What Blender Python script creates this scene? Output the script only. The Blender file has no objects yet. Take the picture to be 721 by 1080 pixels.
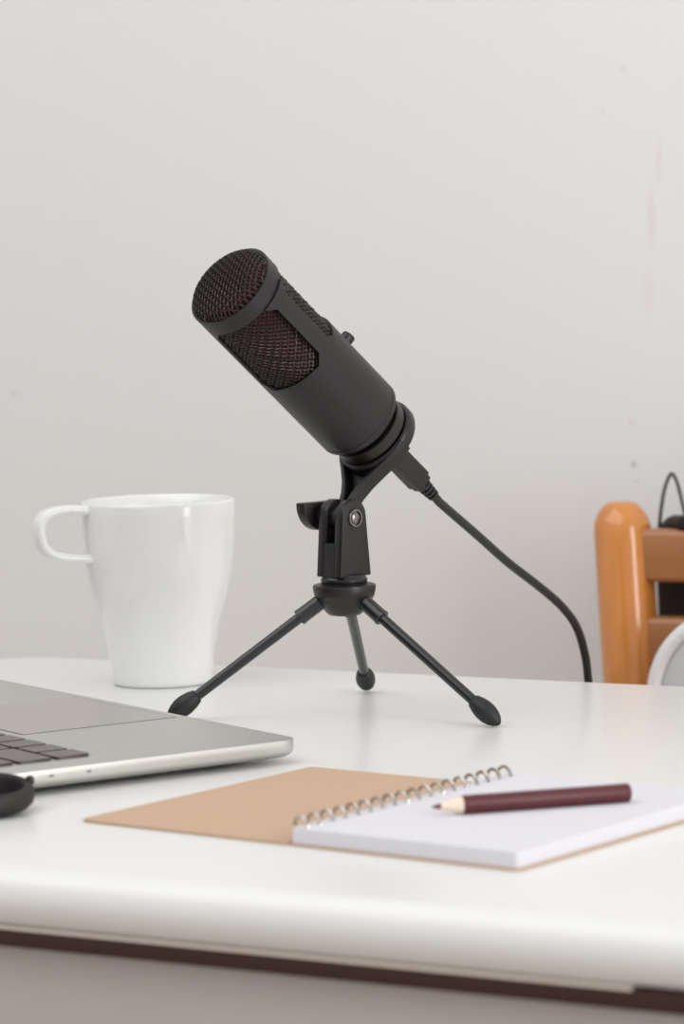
import bpy, bmesh, math
from mathutils import Vector, Matrix

S = bpy.context.scene
COL = S.collection
PI = math.pi
TZ = 740.0                       # height of the table top above the floor, mm


def W(p):                        # millimetres (z from the table top) -> metres
    return Vector((p[0] / 1000, p[1] / 1000, (p[2] + TZ) / 1000))


# ------------------------------------------------------------------ camera
CAM_H, PITCH, ROLL, FPX = 212.8, 0.0747, 0.0246, 3295.0
cd = bpy.data.cameras.new('camera')
co = bpy.data.objects.new('camera', cd)
COL.objects.link(co)
fw = Vector((0, math.cos(PITCH), -math.sin(PITCH)))
up0 = Vector((0, math.sin(PITCH), math.cos(PITCH)))
rt0 = Vector((1, 0, 0))
c_, s_ = math.cos(ROLL), math.sin(ROLL)
rt, up = c_ * rt0 - s_ * up0, s_ * rt0 + c_ * up0
m = Matrix((rt, up, -fw)).transposed().to_4x4()
m.translation = W((0, 0, CAM_H))
co.matrix_world = m
cd.sensor_fit = 'VERTICAL'
cd.sensor_height = 36
cd.sensor_width = 24
cd.lens = FPX / 1080 * 36
cd.clip_start = .02
cd.dof.use_dof = True
cd.dof.focus_distance = 1.485
cd.dof.aperture_fstop = 11.5
S.camera = co

# ------------------------------------------------------------------ world, lights, exposure
S.view_settings.view_transform = 'Standard'
S.view_settings.look = 'None'
S.view_settings.gamma = 1
S.view_settings.use_curve_mapping = False
S.view_settings.exposure = -0.08
wd = bpy.data.worlds.new('world')
S.world = wd
wd.use_nodes = True
bg = wd.node_tree.nodes['Background']
bg.inputs[0].default_value = (1.0, .992, .985, 1)
bg.inputs[1].default_value = .76


def area(name, loc, target, w, h, power, col=(1, 1, 1)):
    l = bpy.data.lights.new(name, 'AREA')
    l.shape = 'RECTANGLE'
    l.size, l.size_y, l.energy, l.color = w, h, power, col
    o = bpy.data.objects.new(name, l)
    COL.objects.link(o)
    o.location = loc
    o.rotation_euler = (Vector(target) - Vector(loc)).to_track_quat('-Z', 'Y').to_euler()
    return o


area('window_light', (1.45, .0, 1.15), (0.05, 1.75, .9), .75, 2.0, 29, (1, 1, .995))
area('ceiling_bounce', (-.7, 1.2, 2.15), (0, 1.6, .75), 1.3, 1.3, 9.5, (1, .995, .985))


# ------------------------------------------------------------------ materials
def lin(c):
    return tuple(((v / 255) / 12.92 if v / 255 <= .04045 else ((v / 255 + .055) / 1.055) ** 2.4) for v in c) + (1,)


def mat(name, rgb, rough=.5, metal=0.0, coat=0.0, var=0.0, vscale=60, bump=0.0, bscale=400, stretch=None, spec=.5, sheen=0):
    M = bpy.data.materials.new(name)
    M.use_nodes = True
    nt = M.node_tree
    b = nt.nodes['Principled BSDF']
    col = lin(rgb)
    b.inputs['Base Color'].default_value = col
    b.inputs['Roughness'].default_value = rough
    b.inputs['Metallic'].default_value = metal
    b.inputs['Coat Weight'].default_value = coat
    b.inputs['Coat Roughness'].default_value = .12
    b.inputs['Specular IOR Level'].default_value = spec
    tc = nt.nodes.new('ShaderNodeTexCoord')
    vec = tc.outputs['Object']
    if stretch:
        mp = nt.nodes.new('ShaderNodeMapping')
        mp.inputs['Scale'].default_value = stretch
        nt.links.new(vec, mp.inputs['Vector'])
        vec = mp.outputs['Vector']
    if var > 0:
        n = nt.nodes.new('ShaderNodeTexNoise')
        n.inputs['Scale'].default_value = vscale
        n.inputs['Detail'].default_value = 5
        nt.links.new(vec, n.inputs['Vector'])
        r = nt.nodes.new('ShaderNodeMix')
        r.data_type = 'RGBA'
        r.inputs['A'].default_value = tuple(max(0, v * (1 - var)) for v in col[:3]) + (1,)
        r.inputs['B'].default_value = tuple(min(1, v * (1 + var)) for v in col[:3]) + (1,)
        nt.links.new(n.outputs['Fac'], r.inputs['Factor'])
        nt.links.new(r.outputs['Result'], b.inputs['Base Color'])
    if bump > 0:
        n2 = nt.nodes.new('ShaderNodeTexNoise')
        n2.inputs['Scale'].default_value = bscale
        n2.inputs['Detail'].default_value = 4
        nt.links.new(vec, n2.inputs['Vector'])
        bp = nt.nodes.new('ShaderNodeBump')
        bp.inputs['Strength'].default_value = bump
        bp.inputs['Distance'].default_value = .001
        nt.links.new(n2.outputs['Fac'], bp.inputs['Height'])
        nt.links.new(bp.outputs['Normal'], b.inputs['Normal'])
    return M


def spots(M, marks):
    """Small stains on the wall: (centre in world metres, radius x, radius z, colour)."""
    nt = M.node_tree
    b = nt.nodes['Principled BSDF']
    geo = nt.nodes.new('ShaderNodeNewGeometry')
    src = b.inputs['Base Color'].links[0].from_socket
    for (c, rx, rz, colr, amt) in marks:
        sub = nt.nodes.new('ShaderNodeVectorMath'); sub.operation = 'SUBTRACT'
        sub.inputs[1].default_value = c
        nt.links.new(geo.outputs['Position'], sub.inputs[0])
        sc = nt.nodes.new('ShaderNodeVectorMath'); sc.operation = 'MULTIPLY'
        sc.inputs[1].default_value = (1 / rx, 1 / rx, 1 / rz)
        nt.links.new(sub.outputs[0], sc.inputs[0])
        ln = nt.nodes.new('ShaderNodeVectorMath'); ln.operation = 'LENGTH'
        nt.links.new(sc.outputs[0], ln.inputs[0])
        mr = nt.nodes.new('ShaderNodeMapRange')
        mr.interpolation_type = 'SMOOTHSTEP'
        mr.inputs['From Min'].default_value = 1
        mr.inputs['From Max'].default_value = 0
        mr.inputs['To Min'].default_value = 0
        mr.inputs['To Max'].default_value = amt
        nt.links.new(ln.outputs['Value'], mr.inputs['Value'])
        mx = nt.nodes.new('ShaderNodeMix'); mx.data_type = 'RGBA'
        nt.links.new(mr.outputs['Result'], mx.inputs['Factor'])
        nt.links.new(src, mx.inputs['A'])
        mx.inputs['B'].default_value = lin(colr)
        src = mx.outputs['Result']
    nt.links.new(src, b.inputs['Base Color'])


M_wall = mat('painted_wall', (226, 225, 224), .75, var=.012, vscale=2.5, bump=.25, bscale=35)
spots(M_wall, [((.1832, 1.9523, .74 + .0919), .0035, .0035, (110, 110, 108), .45),
               ((.1847, 1.9514, .74 + .0812), .002, .002, (150, 146, 144), .3),
               ((.2010, 1.9422, .74 + .280), .004, .022, (214, 180, 166), .22),
               ((.1960, 1.9450, .74 + .245), .0045, .030, (214, 184, 172), .28),
               ((.1935, 1.9464, .74 + .200), .006, .020, (214, 190, 180), .2),
               ((.1820, 1.9530, .74 + .118), .003, .004, (214, 180, 166), .3),
               ((.1684, 1.9607, .74 + .3121), .003, .0025, (180, 178, 176), .3),
               ((.1810, 1.9536, .74 + .338), .004, .003, (190, 188, 186), .3),
               ((-.2276, 2.1847, .74 + .138), .004, .004, (176, 172, 169), .35)])
M_floor = mat('wood_floor', (176, 160, 146), .45, var=.25, vscale=6, stretch=(1, 9, 1))
M_table = mat('white_lacquer', (231, 231, 229), .34, coat=.15, var=.012, vscale=25)
M_apron = mat('white_board', (192, 184, 180), .5, var=.02, vscale=20)
M_brownwood = mat('dark_brown_wood', (56, 28, 13), .6, var=.2, vscale=30, stretch=(1, 1, 8))
M_strip = mat('pale_edge_band', (226, 216, 206), .5)
M_mug = mat('white_glazed_ceramic', (239, 239, 239), .16, coat=.3, var=.006, vscale=20)
M_mic = mat('matt_black_metal', (23, 20, 20), .45, var=.06, vscale=500, bump=.06, bscale=2500)
M_clip = mat('black_moulded_plastic', (23, 20, 19), .4, var=.06, vscale=300)
M_black = mat('deep_black_plastic', (24, 22, 22), .35, var=.05, vscale=200)
M_mesh = mat('grey_wire_mesh', (58, 54, 53), .4, metal=.3)
M_foam = mat('dark_red_foam', (70, 8, 19), .9, var=.25, vscale=600)
M_rubber = mat('black_rubber', (26, 25, 25), .5, var=.06, vscale=300)
M_leg = mat('black_enamelled_tube', (30, 31, 34), .22, coat=.2)
M_chrome = mat('bright_steel', (128, 124, 120), .25, metal=1)
M_cable = mat('black_cable_sheath', (32, 32, 32), .45)
M_alu = mat('silver_aluminium', (198, 197, 192), .42, metal=.85, var=.015, vscale=900)
M_pad = mat('trackpad_glass', (178, 172, 168), .2, metal=.6)
M_groove = mat('dark_groove', (70, 64, 62), .6)
M_key = mat('dark_keycap', (72, 63, 60), .28, var=.04, vscale=200)
M_port = mat('port_dark', (120, 122, 124), .5)
M_kraft = mat('kraft_board', (200, 169, 142), .85, var=.05, vscale=120, bump=.15, bscale=1500)
M_paper = mat('white_paper', (220, 219, 226), .8, var=.01, vscale=50)
M_paperedge = mat('paper_edges', (226, 227, 233), .85, var=.03, vscale=900, stretch=(.02, .02, 1))
M_coil = mat('spiral_wire', (196, 190, 184), .3, metal=1)
M_maroon = mat('maroon_lacquer', (88, 32, 38), .45, coat=.0, var=.05, vscale=80)
M_cone = mat('pencil_wood', (238, 220, 200), .7, var=.06, vscale=300)
M_lead = mat('maroon_lead', (120, 62, 76), .6)
M_chair = mat('honey_varnished_wood', (206, 132, 62), .16, coat=.5, var=.16, vscale=18, stretch=(6, 6, .7))
M_rail = mat('brown_varnished_wood', (160, 104, 60), .3, coat=.3, var=.16, vscale=18, stretch=(.8, .8, 8))
M_cushion = mat('black_padding', (34, 30, 30), .6, var=.1, vscale=60)
M_whiteplastic = mat('white_plastic', (232, 232, 234), .3)
M_greypad = mat('pale_grey_fabric', (200, 201, 204), .8, var=.04, vscale=200)
M_wire = mat('grey_black_cord', (62, 64, 62), .5)


# ------------------------------------------------------------------ object helpers
ORG = {}                          # object name -> origin (mm)


def tag(o, label, cat, group=None):
    o['label'] = label
    o['category'] = cat
    if group:
        o['group'] = group
    return o


def thing(name, base, label, cat, group=None):
    o = bpy.data.objects.new(name, None)
    COL.objects.link(o)
    o.location = W(base)
    o.empty_display_size = .02
    ORG[o.name] = Vector(base)
    return tag(o, label, cat, group)


class MB:
    def __init__(self):
        self.v, self.f = [], []

    def add(self, vs, fs):
        n = len(self.v)
        self.v += [Vector(p) for p in vs]
        self.f += [[i + n for i in q] for q in fs]
        return self

    def bm(self, b):
        b.verts.ensure_lookup_table()
        b.verts.index_update()
        self.add([v.co.copy() for v in b.verts], [[v.index for v in f.verts] for f in b.faces])
        b.free()
        return self

    def rings(self, rs, cap0=True, cap1=True, closed=False):
        n = len(rs[0])
        vs = [p for r in rs for p in r]
        fs = []
        k = len(rs)
        for i in range(k if closed else k - 1):
            a, b = i * n, ((i + 1) % k) * n
            for j in range(n):
                j2 = (j + 1) % n
                fs.append([a + j, a + j2, b + j2, b + j])
        if not closed:
            if cap0:
                fs.append(list(range(n))[::-1])
            if cap1:
                fs.append([(k - 1) * n + j for j in range(n)])
        return self.add(vs, fs)

    def tube(self, pts, rad, n=12, closed=False, caps=True, aspect=1.0, upv=None):
        pts = [Vector(p) for p in pts]
        k = len(pts)
        if not hasattr(rad, '__len__'):
            rad = [rad] * k
        tang = []
        for i in range(k):
            if closed:
                t = pts[(i + 1) % k] - pts[i - 1]
            else:
                t = pts[min(i + 1, k - 1)] - pts[max(i - 1, 0)]
            tang.append(t.normalized())
        a = Vector(upv) if upv else (Vector((0, 0, 1)) if abs(tang[0].z) < .9 else Vector((1, 0, 0)))
        rs = []
        for i in range(k):
            t = tang[i]
            if upv:
                a = Vector(upv)
            a = (a - a.dot(t) * t).normalized()
            b = t.cross(a)
            rs.append([pts[i] + rad[i] * (math.cos(2 * PI * j / n) * a * aspect + math.sin(2 * PI * j / n) * b) for j in range(n)])
        return self.rings(rs, caps, caps, closed)

    def lathe(self, prof, base=(0, 0, 0), axis=(0, 0, 1), n=48, closed=False, cap0=True, cap1=True):
        base, ax = Vector(base), Vector(axis).normalized()
        a = Vector((1, 0, 0)) if abs(ax.x) < .9 else Vector((0, 1, 0))
        a = (a - a.dot(ax) * ax).normalized()
        b = ax.cross(a)
        rs = [[base + ax * h + r * (math.cos(2 * PI * j / n) * a + math.sin(2 * PI * j / n) * b) for j in range(n)] for (h, r) in prof]
        return self.rings(rs, cap0, cap1, closed)

    def prism(self, outline, o, a1, a2, an, h0, h1, bev=0.0, seg=2):
        o, a1, a2, an = Vector(o), Vector(a1), Vector(a2), Vector(an)
        b = bmesh.new()
        lo = [b.verts.new(o + a1 * x + a2 * y + an * h0) for x, y in outline]
        hi = [b.verts.new(o + a1 * x + a2 * y + an * h1) for x, y in outline]
        n = len(outline)
        b.faces.new(lo[::-1])
        b.faces.new(hi)
        for i in range(n):
            j = (i + 1) % n
            b.faces.new([lo[i], lo[j], hi[j], hi[i]])
        bmesh.ops.recalc_face_normals(b, faces=b.faces)
        if bev > 0:
            es = [e for e in b.edges if len(e.link_faces) == 2 and e.calc_face_angle(0) > .5]
            bmesh.ops.bevel(b, geom=es, offset=bev, segments=seg, profile=.5, affect='EDGES', clamp_overlap=True)
        return self.bm(b)

    def box(self, o, a1, a2, a3, r1, r2, r3, bev=0.0, seg=2):
        out = [(r1[0], r2[0]), (r1[1], r2[0]), (r1[1], r2[1]), (r1[0], r2[1])]
        return self.prism(out, o, a1, a2, a3, r3[0], r3[1], bev, seg)

    def build(self, name, M, parent=None, base=None, sharp=35):
        if parent is not None:
            org = ORG[parent.name]
        else:
            org = Vector(base if base is not None else (0, 0, -TZ))
        me = bpy.data.meshes.new(name)
        me.from_pydata([(p - org) / 1000 for p in self.v], [], self.f)
        b = bmesh.new()
        b.from_mesh(me)
        bmesh.ops.recalc_face_normals(b, faces=b.faces)
        b.to_mesh(me)
        b.free()
        me.shade_smooth()
        me.set_sharp_from_angle(angle=math.radians(sharp))
        me.materials.append(M)
        o = bpy.data.objects.new(name, me)
        COL.objects.link(o)
        if parent is not None:
            o.parent = parent
        else:
            o.location = W(org)
        ORG[o.name] = org
        return o


def spline(pts, n=8, closed=False):
    pts = [Vector(p) for p in pts]
    k = len(pts)
    out = []
    rng = k if closed else k - 1
    for i in range(rng):
        if closed:
            p0, p1, p2, p3 = pts[i - 1], pts[i], pts[(i + 1) % k], pts[(i + 2) % k]
        else:
            p1, p2 = pts[i], pts[i + 1]
            p0 = pts[i - 1] if i > 0 else p1 * 2 - p2
            p3 = pts[i + 2] if i + 2 < k else p2 * 2 - p1
        for j in range(n):
            t = j / n
            out.append(.5 * ((2 * p1) + (p2 - p0) * t + (2 * p0 - 5 * p1 + 4 * p2 - p3) * t * t + (3 * p1 - p0 - 3 * p2 + p3) * t ** 3))
    if not closed:
        out.append(pts[-1])
    return out


def rrect(x0, x1, y0, y1, r, n=8):
    out = []
    for cx, cy, a0 in ((x1 - r, y1 - r, 0), (x0 + r, y1 - r, 90), (x0 + r, y0 + r, 180), (x1 - r, y0 + r, 270)):
        for i in range(n + 1):
            a = math.radians(a0 + 90 * i / n)
            out.append((cx + r * math.cos(a), cy + r * math.sin(a)))
    return out


def slab(mb, o, a1, a2, a3, x0, x1, y0, y1, rc, prof):
    """Rounded-rectangle plate lofted through (inset, height) pairs."""
    o, a1, a2, a3 = Vector(o), Vector(a1), Vector(a2), Vector(a3)
    rs = []
    for ins, h in prof:
        rr = max(rc - ins, .3)
        rs.append([o + a1 * x + a2 * y + a3 * h for x, y in rrect(x0 + ins, x1 - ins, y0 + ins, y1 - ins, rr)])
    return mb.rings(rs)


Z = Vector((0, 0, 1))
# table frame: U runs along the back edge to the right, V away from the viewer
TA = math.radians(-29.5)
U = Vector((math.cos(TA), math.sin(TA), 0))
V = Vector((-math.sin(TA), math.cos(TA), 0))


def struct(o):
    o['kind'] = 'structure'
    return o


# ------------------------------------------------------------------ the setting
WP = Vector((174, 1599, 0)) + 312 * V               # a point of the wall's face
mb = MB().box(WP, U, V, Z, (-3600, 2600), (0, 100), (-TZ, 1900))
struct(mb.build('wall_back', M_wall))
mb = MB().box((0, 0, 0), U, V, Z, (-4600, 3400), (-2600, 2080), (-TZ - 60, -TZ))
struct(mb.build('floor', M_floor))
mb = MB().box(WP, U, V, Z, (-3600, 2600), (-14, 0), (-TZ, -TZ + 80), 3)
struct(mb.build('baseboard_back', M_apron))

# ------------------------------------------------------------------ table
R = 11.0
C0 = Vector((174, 1599, 0)) - 425 * U               # back left corner
TL, TD = 1150.0, 559.0
t = thing('desk', C0 + U * TL / 2 - V * TD / 2 + Vector((0, 0, -TZ)),
          'white lacquered desk with rounded front edge carrying all the recording things', 'desk')
prof = []
for i in range(15):
    a = math.radians(90 - 180 * i / 14)
    prof.append((R * (1 - math.cos(a)), -R + R * math.sin(a)))
mb = slab(MB(), C0, U, -V, Z, 0, TL, 0, TD, 38, prof)
mb.build('tabletop', M_table, t, sharp=50)
o = MB().box(C0, U, -V, Z, (30, TL - 30), (30, TD - 4.6), (-29, -21.7), .6).build('brown_rail', M_brownwood, t)
o['label'] = 'dark brown wooden strip under the rounded edge'
MB().box(C0, U, -V, Z, (46, TL - 46), (TD - 30, TD - 13), (-125, -28.9), .8).build('front_apron', M_apron, t)
MB().box(C0, U, -V, Z, (46, TL - 46), (40, 58), (-105, -28.5), .8).build('back_apron', M_apron, t)
for k in (0, 1):
    x = 40 if k == 0 else TL - 58
    MB().box(C0, U, -V, Z, (x, x + 18), (58, TD - 26), (-105, -28.5), .8).build('side_apron', M_apron, t)
for x in (34, TL - 74):
    for y in (36, TD - 74):
        MB().prism([(x, y), (x + 40, y), (x + 40, y + 40), (x, y + 40)], C0, U, -V, Z, -TZ, -105 if y < 100 else -125.2, 3).build('leg', M_apron, t)
xe = (Vector((91, 1009, 0)) - C0).dot(U)
o = MB().box(C0, U, -V, Z, (60, xe), (TD - 10, TD - 4.3), (-22.5, -21.3), .3).build('edge_band', M_strip, t)
o['label'] = 'thin pale edging strip'

# ------------------------------------------------------------------ mug
MC = Vector((-97.8, 1656, 0))
t = thing('mug', MC, 'white flared ceramic mug with squared handle standing left of the microphone', 'mug')
outer = [(0, 25.2), (.8, 26.4), (3, 27), (10, 27.5), (17, 28.3), (24, 29.7), (32, 31.6), (40, 33.8), (48, 36), (56, 37.9), (63, 39.1), (70, 39.8), (80, 40.4), (90, 40.8), (96, 41)]
lip = [(97.6, 40.7), (98.2, 39.6), (97.6, 38.5)]
inner = [(r[0], r[1] - 3.3) for r in outer[::-1] if 5 < r[0] < 94] + [(5.5, 20), (4.6, 8)]
mb = MB().lathe([(1.2, 22)] + outer + lip + inner, MC, n=96)
body = mb.build('body', M_mug, t, sharp=60)
ha = math.radians(204)
hd = Vector((math.cos(ha), math.sin(ha), 0))
hp = [(38.4, 93.8), (47, 95), (55, 95), (62.4, 93.2), (66.2, 88.5), (66.6, 83), (65, 77), (60, 72.2), (52, 70), (44, 69.2), (37.2, 68.4)]
pts = spline([MC + hd * x + Z * z for x, z in hp], 6)
hn = hd.cross(Z)
rs = []
sec = rrect(-6.2, 6.2, -2.3, 2.3, 2.2, 4)
for i, p in enumerate(pts):
    tg = (pts[min(i + 1, len(pts) - 1)] - pts[max(i - 1, 0)]).normalized()
    nb = tg.cross(hn).normalized()
    k = i / (len(pts) - 1)
    e = 1 + .12 * max(0, abs(k - .5) * 2 - .75) / .25
    rs.append([p + hn * a * (.85 + .15 * e) + nb * b * e for a, b in sec])
MB().rings(rs).build('handle', M_mug, t, sharp=60)

# ------------------------------------------------------------------ tripod stand
HC = Vector((.2, 1512, 0))
AN = math.radians(45)
N = Vector((math.sin(AN), -math.cos(AN), 0))         # clamp screw axis, towards the right front
G = Vector((math.cos(AN), math.sin(AN), 0))          # in the swivel plane, away to the right
PV = HC + Z * 97
D = Vector((-.554, -.555, .621)).normalized()        # microphone axis, towards its head
MT = Vector((-49.7, 1462.1, 210.4))                  # centre of the head ring's rim


def ax(s):
    return MT - D * s


t = thing('tripod_stand', HC, 'small black desk tripod with swivel clamp holding the microphone', 'tripod')
hub = [(49.2, 5), (49.6, 7.6), (51, 9.2), (54, 11.6), (57, 13.6), (58.2, 14.2), (58.5, 14.5), (61, 15.1), (63.4, 15.4), (64.3, 15.1), (64.8, 13.4), (65.2, 11.5)]
MB().lathe(hub, HC, n=56).build('hub', M_clip, t)
MB().lathe([(64.6, 10.6), (66, 11.4), (67.2, 11.4), (68.2, 10.6), (69.2, 10.2)], HC, n=40).build('swivel_collar', M_black, t)
feet = [Vector((68.0, 1461.0, 0)), Vector((-82.5, 1508, 0)), Vector((10.4, 1597.0, 0))]
for fpt in feet:
    h = (fpt - HC)
    h.z = 0
    h.normalize()
    a0 = HC + h * 9 + Z * 58.2
    b0 = Vector((fpt.x, fpt.y, 4.9))
    dr = (b0 - a0).normalized()
    Lg = (b0 - a0).length
    lg = MB().lathe([(3, 3.9), (14, 3.9), (15.6, 4.1), (16.2, 4.1), (16.6, 3.7), (16.7, 2.65), (Lg - 8, 2.55)], a0, dr, 20).build('leg', M_leg, t)
    MB().lathe([(-12.6, 2.7), (-12.1, 3.4), (-9, 4.4), (-5.5, 5.0), (-2, 4.9), (1, 4.1), (3.4, 2.9), (5, 1.5), (5.6, .5)], b0, dr, 24).build('rubber_foot', M_rubber, lg)
# swivel yoke: two cheeks rising from a block


def cheek(w0, w1, z0, zc, r):
    out = [(-w0, z0), (w0, z0), (w1, zc)]
    for i in range(1, 12):
        a = PI * i / 12
        out.append((r * math.cos(a), zc + r * math.sin(a)))
    out.append((-w1, zc))
    return out


mb = MB()
mb.prism(cheek(10.5, 7.9, -28.4, 1.0, 7.9), PV, G, Z, N, 3.0, 8.2, .35)
mb.prism(cheek(10.5, 7.9, -28.4, 1.0, 7.9), PV, G, Z, N, -8.2, -3.0, .35)
mb.prism([(-10.6, -28.35), (10.6, -28.35), (9.15, -12), (-9.15, -12)], PV, G, Z, N, -3.4, 3.4)
mb.build('yoke', M_clip, t)
sc = MB().lathe([(7.6, 4.6), (8.5, 4.6), (9.3, 4.3), (9.35, 3.5), (8.4, 3.2)], PV, N, 6 * 6).build('screw_ring', M_chrome, t)
sc['label'] = 'bright steel ring of the clamp screw'
sc = MB().lathe([(7.6, 3.0), (9.0, 2.7), (9.6, 1.9), (9.8, .6)], PV, N, 24).build('screw', M_chrome, t)
sc['label'] = 'bright steel screw end'
# wing nut on the far side: half disc with a hollow
mb = MB()
hf = [(-12.5, 7.2), (12.5, 7.2)] + [(12.5 * math.cos(a), 6 - 12.8 * math.sin(a)) for a in [PI * i / 16 for i in range(0, 17)]]
mb.prism(hf, PV, G, Z, -N, 13.5, 19.5, .6)
mb.lathe([(8, 4.6), (14, 4.6)], PV, -N, 24)
mb.build('wing_nut', M_clip, t)
# arm: eye between the cheeks, widening into a ribbed paddle that carries the threaded ring
RC = ax(122.8)
HD = (PV - RC).normalized()
HL = (PV - RC).length
HB = N.cross(HD).normalized()
if HB.dot(D) < 0:
    HB = -HB
mb = MB()
eye = [(6.2 * math.cos(2 * PI * i / 24), 6.2 * math.sin(2 * PI * i / 24)) for i in range(24)]
mb.prism(eye, PV, HD, HB, N, -2.8, 2.8, .4)
edge = [(3, 20.6), (9, 18.8), (15, 15.4), (21, 11.2), (27, 7.4), (33, 4.8), (HL - 4, 3.0)]
web = [(w_, -x_ + .8) for w_, x_ in edge] + [(w_, x_ - .8) for w_, x_ in edge[::-1]]
mb.prism(web, RC, HD, N, HB, -3.8, -1.6)
for sg in (1, -1):
    rs = []
    for w_, x_ in edge:
        q_ = (w_ - 3) / (HL - 7)
        c_ = RC + HD * w_ + N * sg * (x_ - 1.3)
        hh = 4.0 * (1 - q_) + 3.4 * q_
        rs.append([c_ + N * a_ + HB * b_ for a_, b_ in rrect(-1.5, 1.5, -4.0, hh, .7, 3)])
    mb.rings(rs)
mb.build('swivel_arm', M_clip, t, sharp=40)
MB().lathe([(0, 14.5), (0, 19.6), (.8, 20.5), (2, 20.9), (5.6, 20.9), (7, 20.2), (8, 18.4), (8.2, 13), (8.2, 11), (2, 11)], ax(118.8), -D, 64, closed=True).build('clamp_ring', M_clip, t)

# ------------------------------------------------------------------ microphone
t = thing('microphone', ax(118), 'black condenser microphone with wire mesh head tilted on the tripod', 'microphone')
RB = 22.2
TC = Vector((0, -1, .075)).normalized()
WC = (TC - TC.dot(D) * D).normalized()               # towards the front
WT = D.cross(WC).normalized()                        # towards the upper right
if WT.x < 0:
    WT = -WT


def cyl(phi, s, r):
    return ax(s) + r * (math.sin(phi) * WT + math.cos(phi) * WC)


rad = math.radians
# head basket: ring, three pillars between three chamfered windows
b = bmesh.new()


def strip(phis_of, svals, nseg, r=RB):
    rows = []
    for s in svals:
        p0, p1 = phis_of(s)
        rows.append([b.verts.new(cyl(p0 + (p1 - p0) * j / nseg, s, r)) for j in range(nseg + 1)])
    for i in range(len(rows) - 1):
        for j in range(nseg):
            b.faces.new([rows[i][j], rows[i][j + 1], rows[i + 1][j + 1], rows[i + 1][j]])


W0, W1, CH = 8.4, 52.4, 5.0                          # window from / to along the axis, chamfer
strip(lambda s: (0, 2 * PI), [0, .35, 7.4, W0], 96)
strip(lambda s: (0, 2 * PI), [W1, W1 + 1.2], 96)
for k in range(3):
    c0 = rad(31 + 120 * k)

    def f(s, c0=c0):
        h = rad(12.0)
        if s < W0 + CH:
            h += rad(12.5) * (W0 + CH - s) / CH
        if s > W1 - CH:
            h += rad(12.5) * (s - W1 + CH) / CH
        return c0 - h, c0 + h
    strip(f, [W0, W0 + CH, (W0 + W1) / 2, W1 - CH, W1], 10)
bmesh.ops.remove_doubles(b, verts=b.verts, dist=.02)
bmesh.ops.recalc_face_normals(b, faces=b.faces)
bmesh.ops.solidify(b, geom=b.faces[:], thickness=1.1)
MB().bm(b).build('head_frame', M_mic, t, sharp=40)


def wires(mb, path, rw, n=4):
    mb.tube(path, rw, n=n)


# woven mesh sleeve
mb = MB()
NW = 46
RM = 20.5
pit = 2 * PI * RM / NW / math.sqrt(2)
s0, s1 = 7.5, 53.5
Ls = (s1 - s0) * math.sqrt(2)
ns = int(Ls / pit * 3.2)
for fam in (1, -1):
    for i in range(NW):
        path = []
        for k in range(ns + 1):
            l = Ls * k / ns
            s = s0 + l / math.sqrt(2)
            phi = i * 2 * PI / NW + fam * l / math.sqrt(2) / RM
            path.append(cyl(phi, s, RM + fam * .32 * math.cos(PI * (l / pit + i))))
        wires(mb, path, .33)
mb.build('mesh_sleeve', M_mesh, t, sharp=80)
# woven mesh cap, a shallow dome
mb = MB()
RD = 21.0


def dome(x, y, off=0):
    q = min(1, (x * x + y * y) / RD ** 2)
    h = 6.2 * math.sqrt(max(0, 1 - q ** 1.6)) - .6
    return MT + D * (h + off) + WT * x + WC * y


pd = 2.05
k0 = int(RD / pd) + 1
for fam in (0, 1):
    for i in range(-k0, k0 + 1):
        c = i * pd
        if abs(c) >= RD - .3:
            continue
        half = math.sqrt(RD ** 2 - c * c)
        nst = max(4, int(2 * half / pd * 3.2))
        path = []
        for k in range(nst + 1):
            q = -half + 2 * half * k / nst
            off = .34 * math.cos(PI * (q / pd + i)) * (1 if fam == 0 else -1)
            x, y = (q, c) if fam == 0 else (c, q)
            rx, ry = (x - y) / math.sqrt(2), (x + y) / math.sqrt(2)
            path.append(dome(rx, ry, off))
        wires(mb, path, .36)
mb.build('mesh_cap', M_mesh, t, sharp=80)
o = MB().lathe([(-53, 5), (-53, 18.9), (-1, 18.9), (1.6, 18.2), (3.4, 15), (4.4, 9), (4.7, 2)], MT, D, 48).build('foam_lining', M_foam, t)
o['label'] = 'dark red foam lining behind the mesh'
bodyp = [(W1 + .9, 17), (W1 + .9, 21.9), (W1 + 1.3, 22.2), (102.6, 22.2), (102.9, 21.9), (103.3, 21.9), (103.6, 22.2), (105.8, 22.2), (107, 21.4), (107.4, 19.8), (107.4, 15)]
MB().lathe(bodyp, MT, -D, 96).build('body', M_mic, t)
MB().lathe([(106.2, 14.5), (106.6, 16.6), (109.6, 16.6), (110, 15.2), (112.4, 15.2)], MT, -D, 56).build('neck', M_black, t)
MB().lathe([(111.8, 12), (111.8, 18.7), (112.3, 19.2), (117.4, 19.2), (117.9, 18.7), (118.6, 14), (125.5, 11)], MT, -D, 56).build('nut', M_clip, t)
kd = (math.sin(rad(104)) * WT + math.cos(rad(104)) * WC)
MB().lathe([(20.8, 3.4), (25.2, 3.4), (26, 3.0), (26.2, 2)], ax(72), kd, 28).build('knob', M_clip, t)

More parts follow.
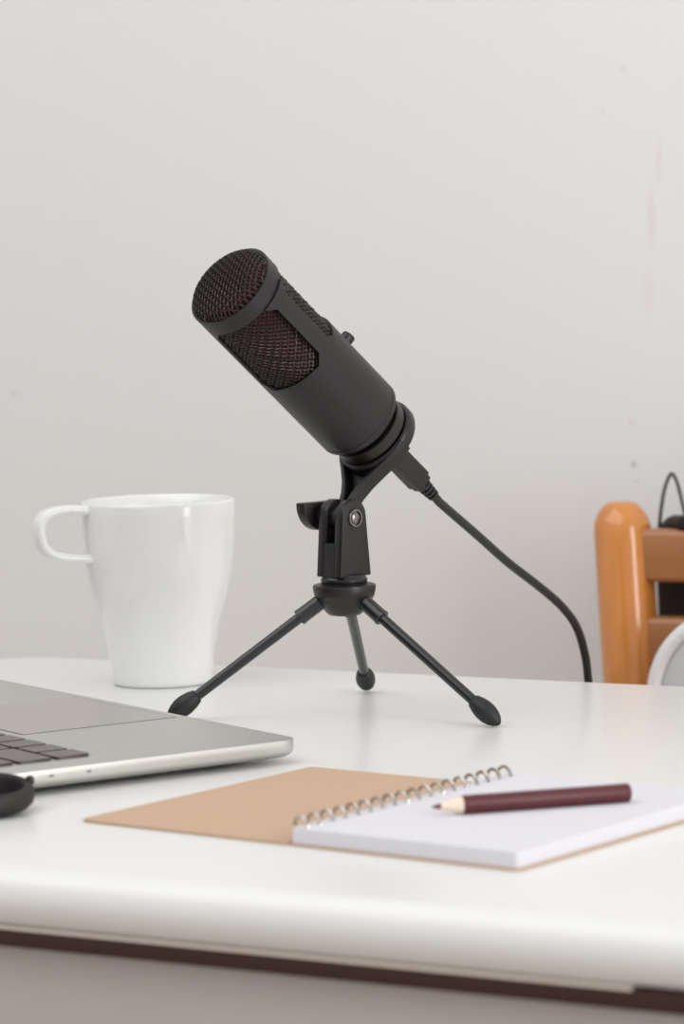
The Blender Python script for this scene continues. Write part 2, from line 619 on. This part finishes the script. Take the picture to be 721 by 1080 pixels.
# ------------------------------------------------------------------ microphone cable
t = thing('cable', ax(127), 'black cable plugged under the microphone and dropping behind the desk', 'cable')
E2 = (D.cross(N)).normalized()
secp = [(-4.2, -5.4), (4.2, -5.4), (4.2, 5.4), (-4.2, 5.4)]
mb = MB()
mb.prism(secp, ax(120), N, E2, -D, 0, 40, .9)
mb.prism([(-3.5, -4.6), (3.5, -4.6), (3.5, 4.6), (-3.5, 4.6)], ax(157), N, E2, -D, 0, 6, 1.0)
mb.build('plug', M_rubber, t)
st = []
for i in range(4):
    z0 = 162.5 + i * 2.8
    r0 = 3.9 - i * .28
    st += [(z0, r0 - .9), (z0 + .1, r0), (z0 + 1.6, r0), (z0 + 1.7, r0 - .9)]
MB().lathe(st + [(176, 2.3)], MT, -D, 24).build('strain_relief', M_rubber, t)
cp = [ax(171), ax(176), ax(180.5), (68.0, 1577.0, 81.5), (84.1, 1594.0, 65.7), (100.4, 1611.0, 51.6), (113.2, 1627.0, 39.2), (122.2, 1640.0, 26.2), (127.1, 1650.0, 10.5), (128.9, 1655.0, -2.6), (130, 1663, -18), (122, 1672, -60), (98, 1690, -120), (30, 1740, -220), (-50, 1800, -420), (-80, 1830, -640), (-90, 1850, -728), (-130, 1880, -737.6), (-260, 1960, -737.6)]
MB().tube(spline(cp, 8), 2.25, n=14).build('cord', M_cable, t)

# ------------------------------------------------------------------ laptop
LA = math.radians(34.0)
LU = Vector((math.cos(LA), math.sin(LA), 0))
LV = Vector((-math.sin(LA), math.cos(LA), 0))
LC = Vector((-23.5, 1366.2, 0)) + (LU - LV) * 2.2     # front right corner
LW, LD, LT = 302.0, 214.0, 11.0
t = thing('laptop', LC + LV * LW / 2 - LU * LD / 2, 'silver laptop with dark keys lying open at the left edge of the photo', 'laptop')
mb = slab(MB(), LC, LV, -LU, Z, 0, LW, 0, LD, 9, [(14, 2.2), (7, 2.4), (3.5, 3.2), (1.2, 4.4), (.3, 5.4), (0, 6.4), (0, LT - .5), (.15, LT - .15), (.5, LT)])
base = mb.build('base', M_alu, t, sharp=40)
for a_ in (30, LW - 30):
    for b_ in (26, LD - 26):
        MB().lathe([(0, 5), (.3, 5.6), (2.4, 5.6)], LC + LV * a_ - LU * b_, Z, 24).build('rubber_foot', M_rubber, base)
# trackpad, its groove showing all round
MB().box(LC, LV, -LU, Z, (96.2, 196.8), (5.6, 86.8), (LT - .2, LT + .06)).build('trackpad_groove', M_groove, base)
MB().box(LC, LV, -LU, Z, (97, 196), (6.4, 86), (LT - .2, LT + .22), .1, 1).build('trackpad', M_pad, t)
# keyboard
kb = MB().box(LC, LV, -LU, Z, (15.5, LW - 15.5), (90.5, 205), (LT - .2, LT + .05))
kb.build('keyboard_bed', M_alu, t)
pitch, kw, kh = 19.0, 16.6, 16.2
rows = []
KX0 = 20.4
for r_ in range(6):
    y = 95.0 + r_ * 18.4
    hgt = kh if r_ < 5 else 10.0
    if r_ == 0:
        spans = [(KX0, KX0 + kw), (KX0 + pitch, KX0 + pitch + kw), (KX0 + 2 * pitch, KX0 + 2 * pitch + kw), (KX0 + 3 * pitch, KX0 + 3 * pitch + kw), (KX0 + 4 * pitch, KX0 + 4 * pitch + kw),
                 (KX0 + 5 * pitch, KX0 + 10 * pitch - 2.4)] + [(KX0 + k * pitch, KX0 + k * pitch + kw) for k in range(10, 14)]
    elif r_ == 5:
        spans = [(KX0 + k * pitch, KX0 + k * pitch + kw) for k in range(14)]
    else:
        e = {1: 38, 2: 28, 3: 20, 4: 22}[r_]
        spans = [(KX0, KX0 + e - 2.4)]
        x = KX0 + e
        while x + pitch + 10 < KX0 + 14 * pitch:
            spans.append((x, x + kw))
            x += pitch
        spans.append((x, KX0 + 14 * pitch - 2.4))
    for (xa, xb) in spans:
        MB().prism([(p[0], p[1]) for p in rrect(xa, xb, y, y + hgt, 1.6, 3)], LC, LV, -LU, Z, LT, LT + 1.25, 0).build('key', M_key, t)
# side ports and microphone holes
MB().lathe([(-.5, 1.9), (.12, 1.9)], LC - LU * 150 + Z * 8, -LV, 20).build('audio_port', M_port, base)
for b_ in (106, 124):
    MB().prism(rrect(b_, b_ + 2.2, 7.7, 8.7, .45, 4), LC, -LU, Z, -LV, -.5, .1).build('side_slot', M_port, base)
# hinge and lid, beyond the frame
LH = LC - LU * (LD - 4) + Z * 10
MB().tube([LH + LV * 30, LH + LV * (LW - 30)], 3.2, n=16).build('hinge', M_groove, t)
la_ = math.radians(112)
ld = (LU * math.cos(la_) + Z * math.sin(la_))
ln_ = LV.cross(ld).normalized()
lid = slab(MB(), LH, LV, ld, ln_, 0, LW, 3.5, 210, 9, [(.8, -2.4), (0, -1.8), (0, 1.8), (.8, 2.2)]).build('lid', M_alu, t)
MB().box(LH, LV, ld, ln_, (5, LW - 5), (14, 205), (2.0 if ln_.dot(LU) > 0 else -2.6, 2.35 if ln_.dot(LU) > 0 else -2.2)).build('screen', M_black, lid)

# ------------------------------------------------------------------ black ear cup beside the laptop
EC = Vector((-149.5, 1256, 2.2))
EA = Vector((.03, -.1, 1)).normalized()
t = thing('headphone_cup', EC, 'round black hollow headphone cup beside the laptop at the left edge', 'headphones')
MB().lathe([(.2, 14), (0, 17), (.8, 19.6), (2.6, 21.4), (5, 22), (7.6, 21.6), (9.2, 20.6), (9.8, 19.4), (9.3, 18.2), (7.5, 17.4), (4.6, 17), (2.4, 16.4), (1.6, 10)], EC, EA, n=64).build('cushion', M_cushion, t, sharp=60)
o = MB().lathe([(1.7, 1), (2.6, 8), (2.4, 16), (1.4, 16)], EC, EA, n=40).build('inner_pad', M_black, t)
q = EC + Vector((19.6, 6.5, 9.6))
MB().lathe([(-2, 1.2), (-1.5, 1.7), (0, 2), (1.4, 1.5), (2, .5)], q, Z, 20).build('pivot_pin', M_black, t)

# ------------------------------------------------------------------ notebook
NA = math.radians(-37.3)
NU = Vector((math.cos(NA), math.sin(NA), 0))
NV = Vector((-math.sin(NA), math.cos(NA), 0))
NP = Vector((-22.1, 1165.0, 0))
NW_, NL = 102.6, 148.0
t = thing('notebook', NP + NU * 10 + NV * 74, 'spiral notebook lying open with blank white pages and brown kraft cover', 'notebook')
o = MB().prism(rrect(-1, NW_ + 1, -.7, NL + .7, 2.5, 4), NP, NU, NV, Z, .1, 1.0, .15, 1).build('back_cover', M_kraft, t)
MB().prism(rrect(0, NW_, 0, NL, 1.6, 4), NP, NU, NV, Z, 1.0, 6.9, .15, 1).build('pages', M_paper, t)
o = MB().prism(rrect(-NW_ - 3.2, -1.4, -.7, NL + .7, 2.5, 4), NP, NU, NV, Z, .1, 1.3, .2, 1).build('front_cover', M_kraft, t)
o['label'] = 'brown kraft front cover folded open to the left'
mb = MB()
turns = 18
pts = []
NS = 18
for k in range(turns * NS + 1):
    a = 2 * PI * k / NS
    pts.append(NP + NU * (1.6 + 4.6 * math.cos(a)) + NV * (2.2 + (NL - 3.8) * k / (turns * NS)) + Z * (6.0 + 4.6 * math.sin(a)))
MB().tube(pts, .75, n=8).build('spiral_binding', M_coil, t)

# ------------------------------------------------------------------ pencil
PA = Vector((31.6, 1181.5, 10.6))
PB = Vector((109.0, 1203.8, 10.6))
pdv = (PB - PA).normalized()
t = thing('pencil', PA + (PB - PA) * .5 - Z * 3.7, 'short maroon pencil with sharpened point lying on the white notebook page', 'pencil')
PLn = (PB - PA).length
MB().lathe([(11.8, 3.1), (11.9, 3.62), (PLn - .8, 3.62), (PLn - .2, 3.3), (PLn, 2.6)], PA, pdv, 32).build('barrel', M_maroon, t, sharp=50)
MB().lathe([(3.4, 1.15), (12.2, 3.55)], PA, pdv, 32).build('sharpened_cone', M_cone, t)
MB().lathe([(0, .3), (.5, .6), (3.5, 1.15)], PA, pdv, 20).build('lead_point', M_lead, t)

# ------------------------------------------------------------------ chair behind the desk
CP = Vector((168.2, 1880, 0))                         # left post
CW = 400.0
t = thing('chair', CP + U * CW / 2 - V * 180 + Vector((0, 0, -TZ)), 'honey varnished wooden chair standing behind the desk at right', 'chair')


def pp(sgn, z):
    h = max(z, -290) - 74
    p = CP + (U * CW if sgn < 0 else Vector()) + V * (.12 * h) - U * (sgn * .105 * h)
    return Vector((p.x, p.y, 0))


def post(sgn, ztop):
    rs = []
    for z in [-TZ, -500, -300, -280, -120, -40, 20, 46, ztop - 18, ztop - 14, ztop - 11, ztop - 8, ztop - 5.5, ztop - 3.4, ztop - 1.8, ztop - .7, ztop]:
        dz = ztop - z
        ins = 18 - math.sqrt(max(0, 18 * 18 - (18 - dz) ** 2)) if dz < 18 else 0
        h = 16.3 - ins * .62
        p = pp(sgn, z)
        rs.append([p + U * x + V * y + Z * z for x, y in rrect(-h, h, -h, h, max(.5, min(12.5, h - .3)), 6)])
    return MB().rings(rs)


post(1, 74.5).build('back_post', M_chair, t, sharp=60)
post(-1, 74.5).build('back_post', M_chair, t, sharp=60)


def rail(z0, z1):
    mb = MB()
    rs = []
    for i in range(17):
        k = i / 16
        bow = 9 * math.sin(PI * k)
        row = []
        for x, z in rrect(-8, 8, z0, z1, 4, 4):
            pl, pr = pp(1, z) + U * 4, pp(-1, z) - U * 4
            row.append(pl + (pr - pl) * k + V * (bow + x) + Z * z)
        rs.append(row)
    return mb.rings(rs)


for z0, z1 in ((27, 58.5), (-26, 6.5), (-92, -60)):
    rail(z0, z1).build('back_rail', M_rail, t, sharp=60)
SZ = -TZ + 450
SP = pp(1, -290) - U * 4
SW = CW - 2 * .105 * 364 + 8
slab(MB(), SP, U, -V, Z, -8, SW + 8, -12, 360, 24, [(6, SZ - 24), (0, SZ - 19), (0, SZ - 5), (2, SZ - 1.5), (6, SZ)]).build('seat', M_chair, t, sharp=50)
for x in (14, SW - 14):
    MB().lathe([(-TZ, 12), (-600, 14), (SZ - 22, 16)], SP + U * x - V * 332, Z, 24).build('front_leg', M_chair, t)
    MB().tube([SP + U * x - V * 332 + Z * (SZ - 250), SP + U * (4 if x < 100 else SW - 4) + Z * (SZ - 250)], 9, n=14).build('stretcher', M_chair, t)

# ------------------------------------------------------------------ headphones hung on the chair
HX = CP + U * 88                                       # where the band crosses the top rail
t = thing('headphones', HX + Z * 58.5, 'headphones with white rimmed round cup and black band hung on the chair', 'headphones')
FC = Vector((224.5, 1792, -36))                          # centre of the front cup
FN = -V
MB().lathe([(-8, 42), (-6, 50), (0, 54), (5, 53.6), (7, 51), (7.6, 48), (6.2, 46), (3, 45.4)], FC, FN, 72).build('cup_rim', M_whiteplastic, t, sharp=60)
MB().lathe([(-8, 45.8), (3.2, 45.8), (4.6, 43.5), (5.4, 34), (5.6, 10)], FC, FN, 64).build('cup_face', M_greypad, t, sharp=60)
# black band: padded saddle over the rail and the dark cup behind it
sad = spline([HX + V * y + Z * z for y, z in ((32, -70), (32, -30), (31, 10), (28, 40), (20, 56), (7, 62.2), (-7, 62.2))], 5)
rs = []
for i, p in enumerate(sad):
    tg = (sad[min(i + 1, len(sad) - 1)] - sad[max(i - 1, 0)]).normalized()
    nb = tg.cross(U).normalized()
    k = i / (len(sad) - 1)
    x0 = -78 if k < .6 else -78 + 30 * ((k - .6) / .4)
    rs.append([p + U * a + nb * b_ for a, b_ in rrect(x0, 44, -3.8, 3.8, 3.7, 5)])
MB().rings(rs).build('headband_pad', M_cushion, t, sharp=60)
MB().tube(spline([HX + U * 30 - V * 4 + Z * 66, HX + U * 20 - V * 40 + Z * 52, FC + U * 12 - FN * 10 + Z * 52, FC + U * 6 - FN * 9 + Z * 40], 8), 4, n=12).build('yoke_arm', M_whiteplastic, t)
wp = [(191.6, 1888, 40), (192.2, 1887, 60), (194.2, 1885, 76), (196.8, 1885, 85.4), (199.8, 1885, 90), (203, 1884, 84), (206.4, 1882, 68.5), (210, 1878, 52)]
MB().tube(spline(wp, 8), 1.15, n=10).build('cord_loop', M_wire, t)
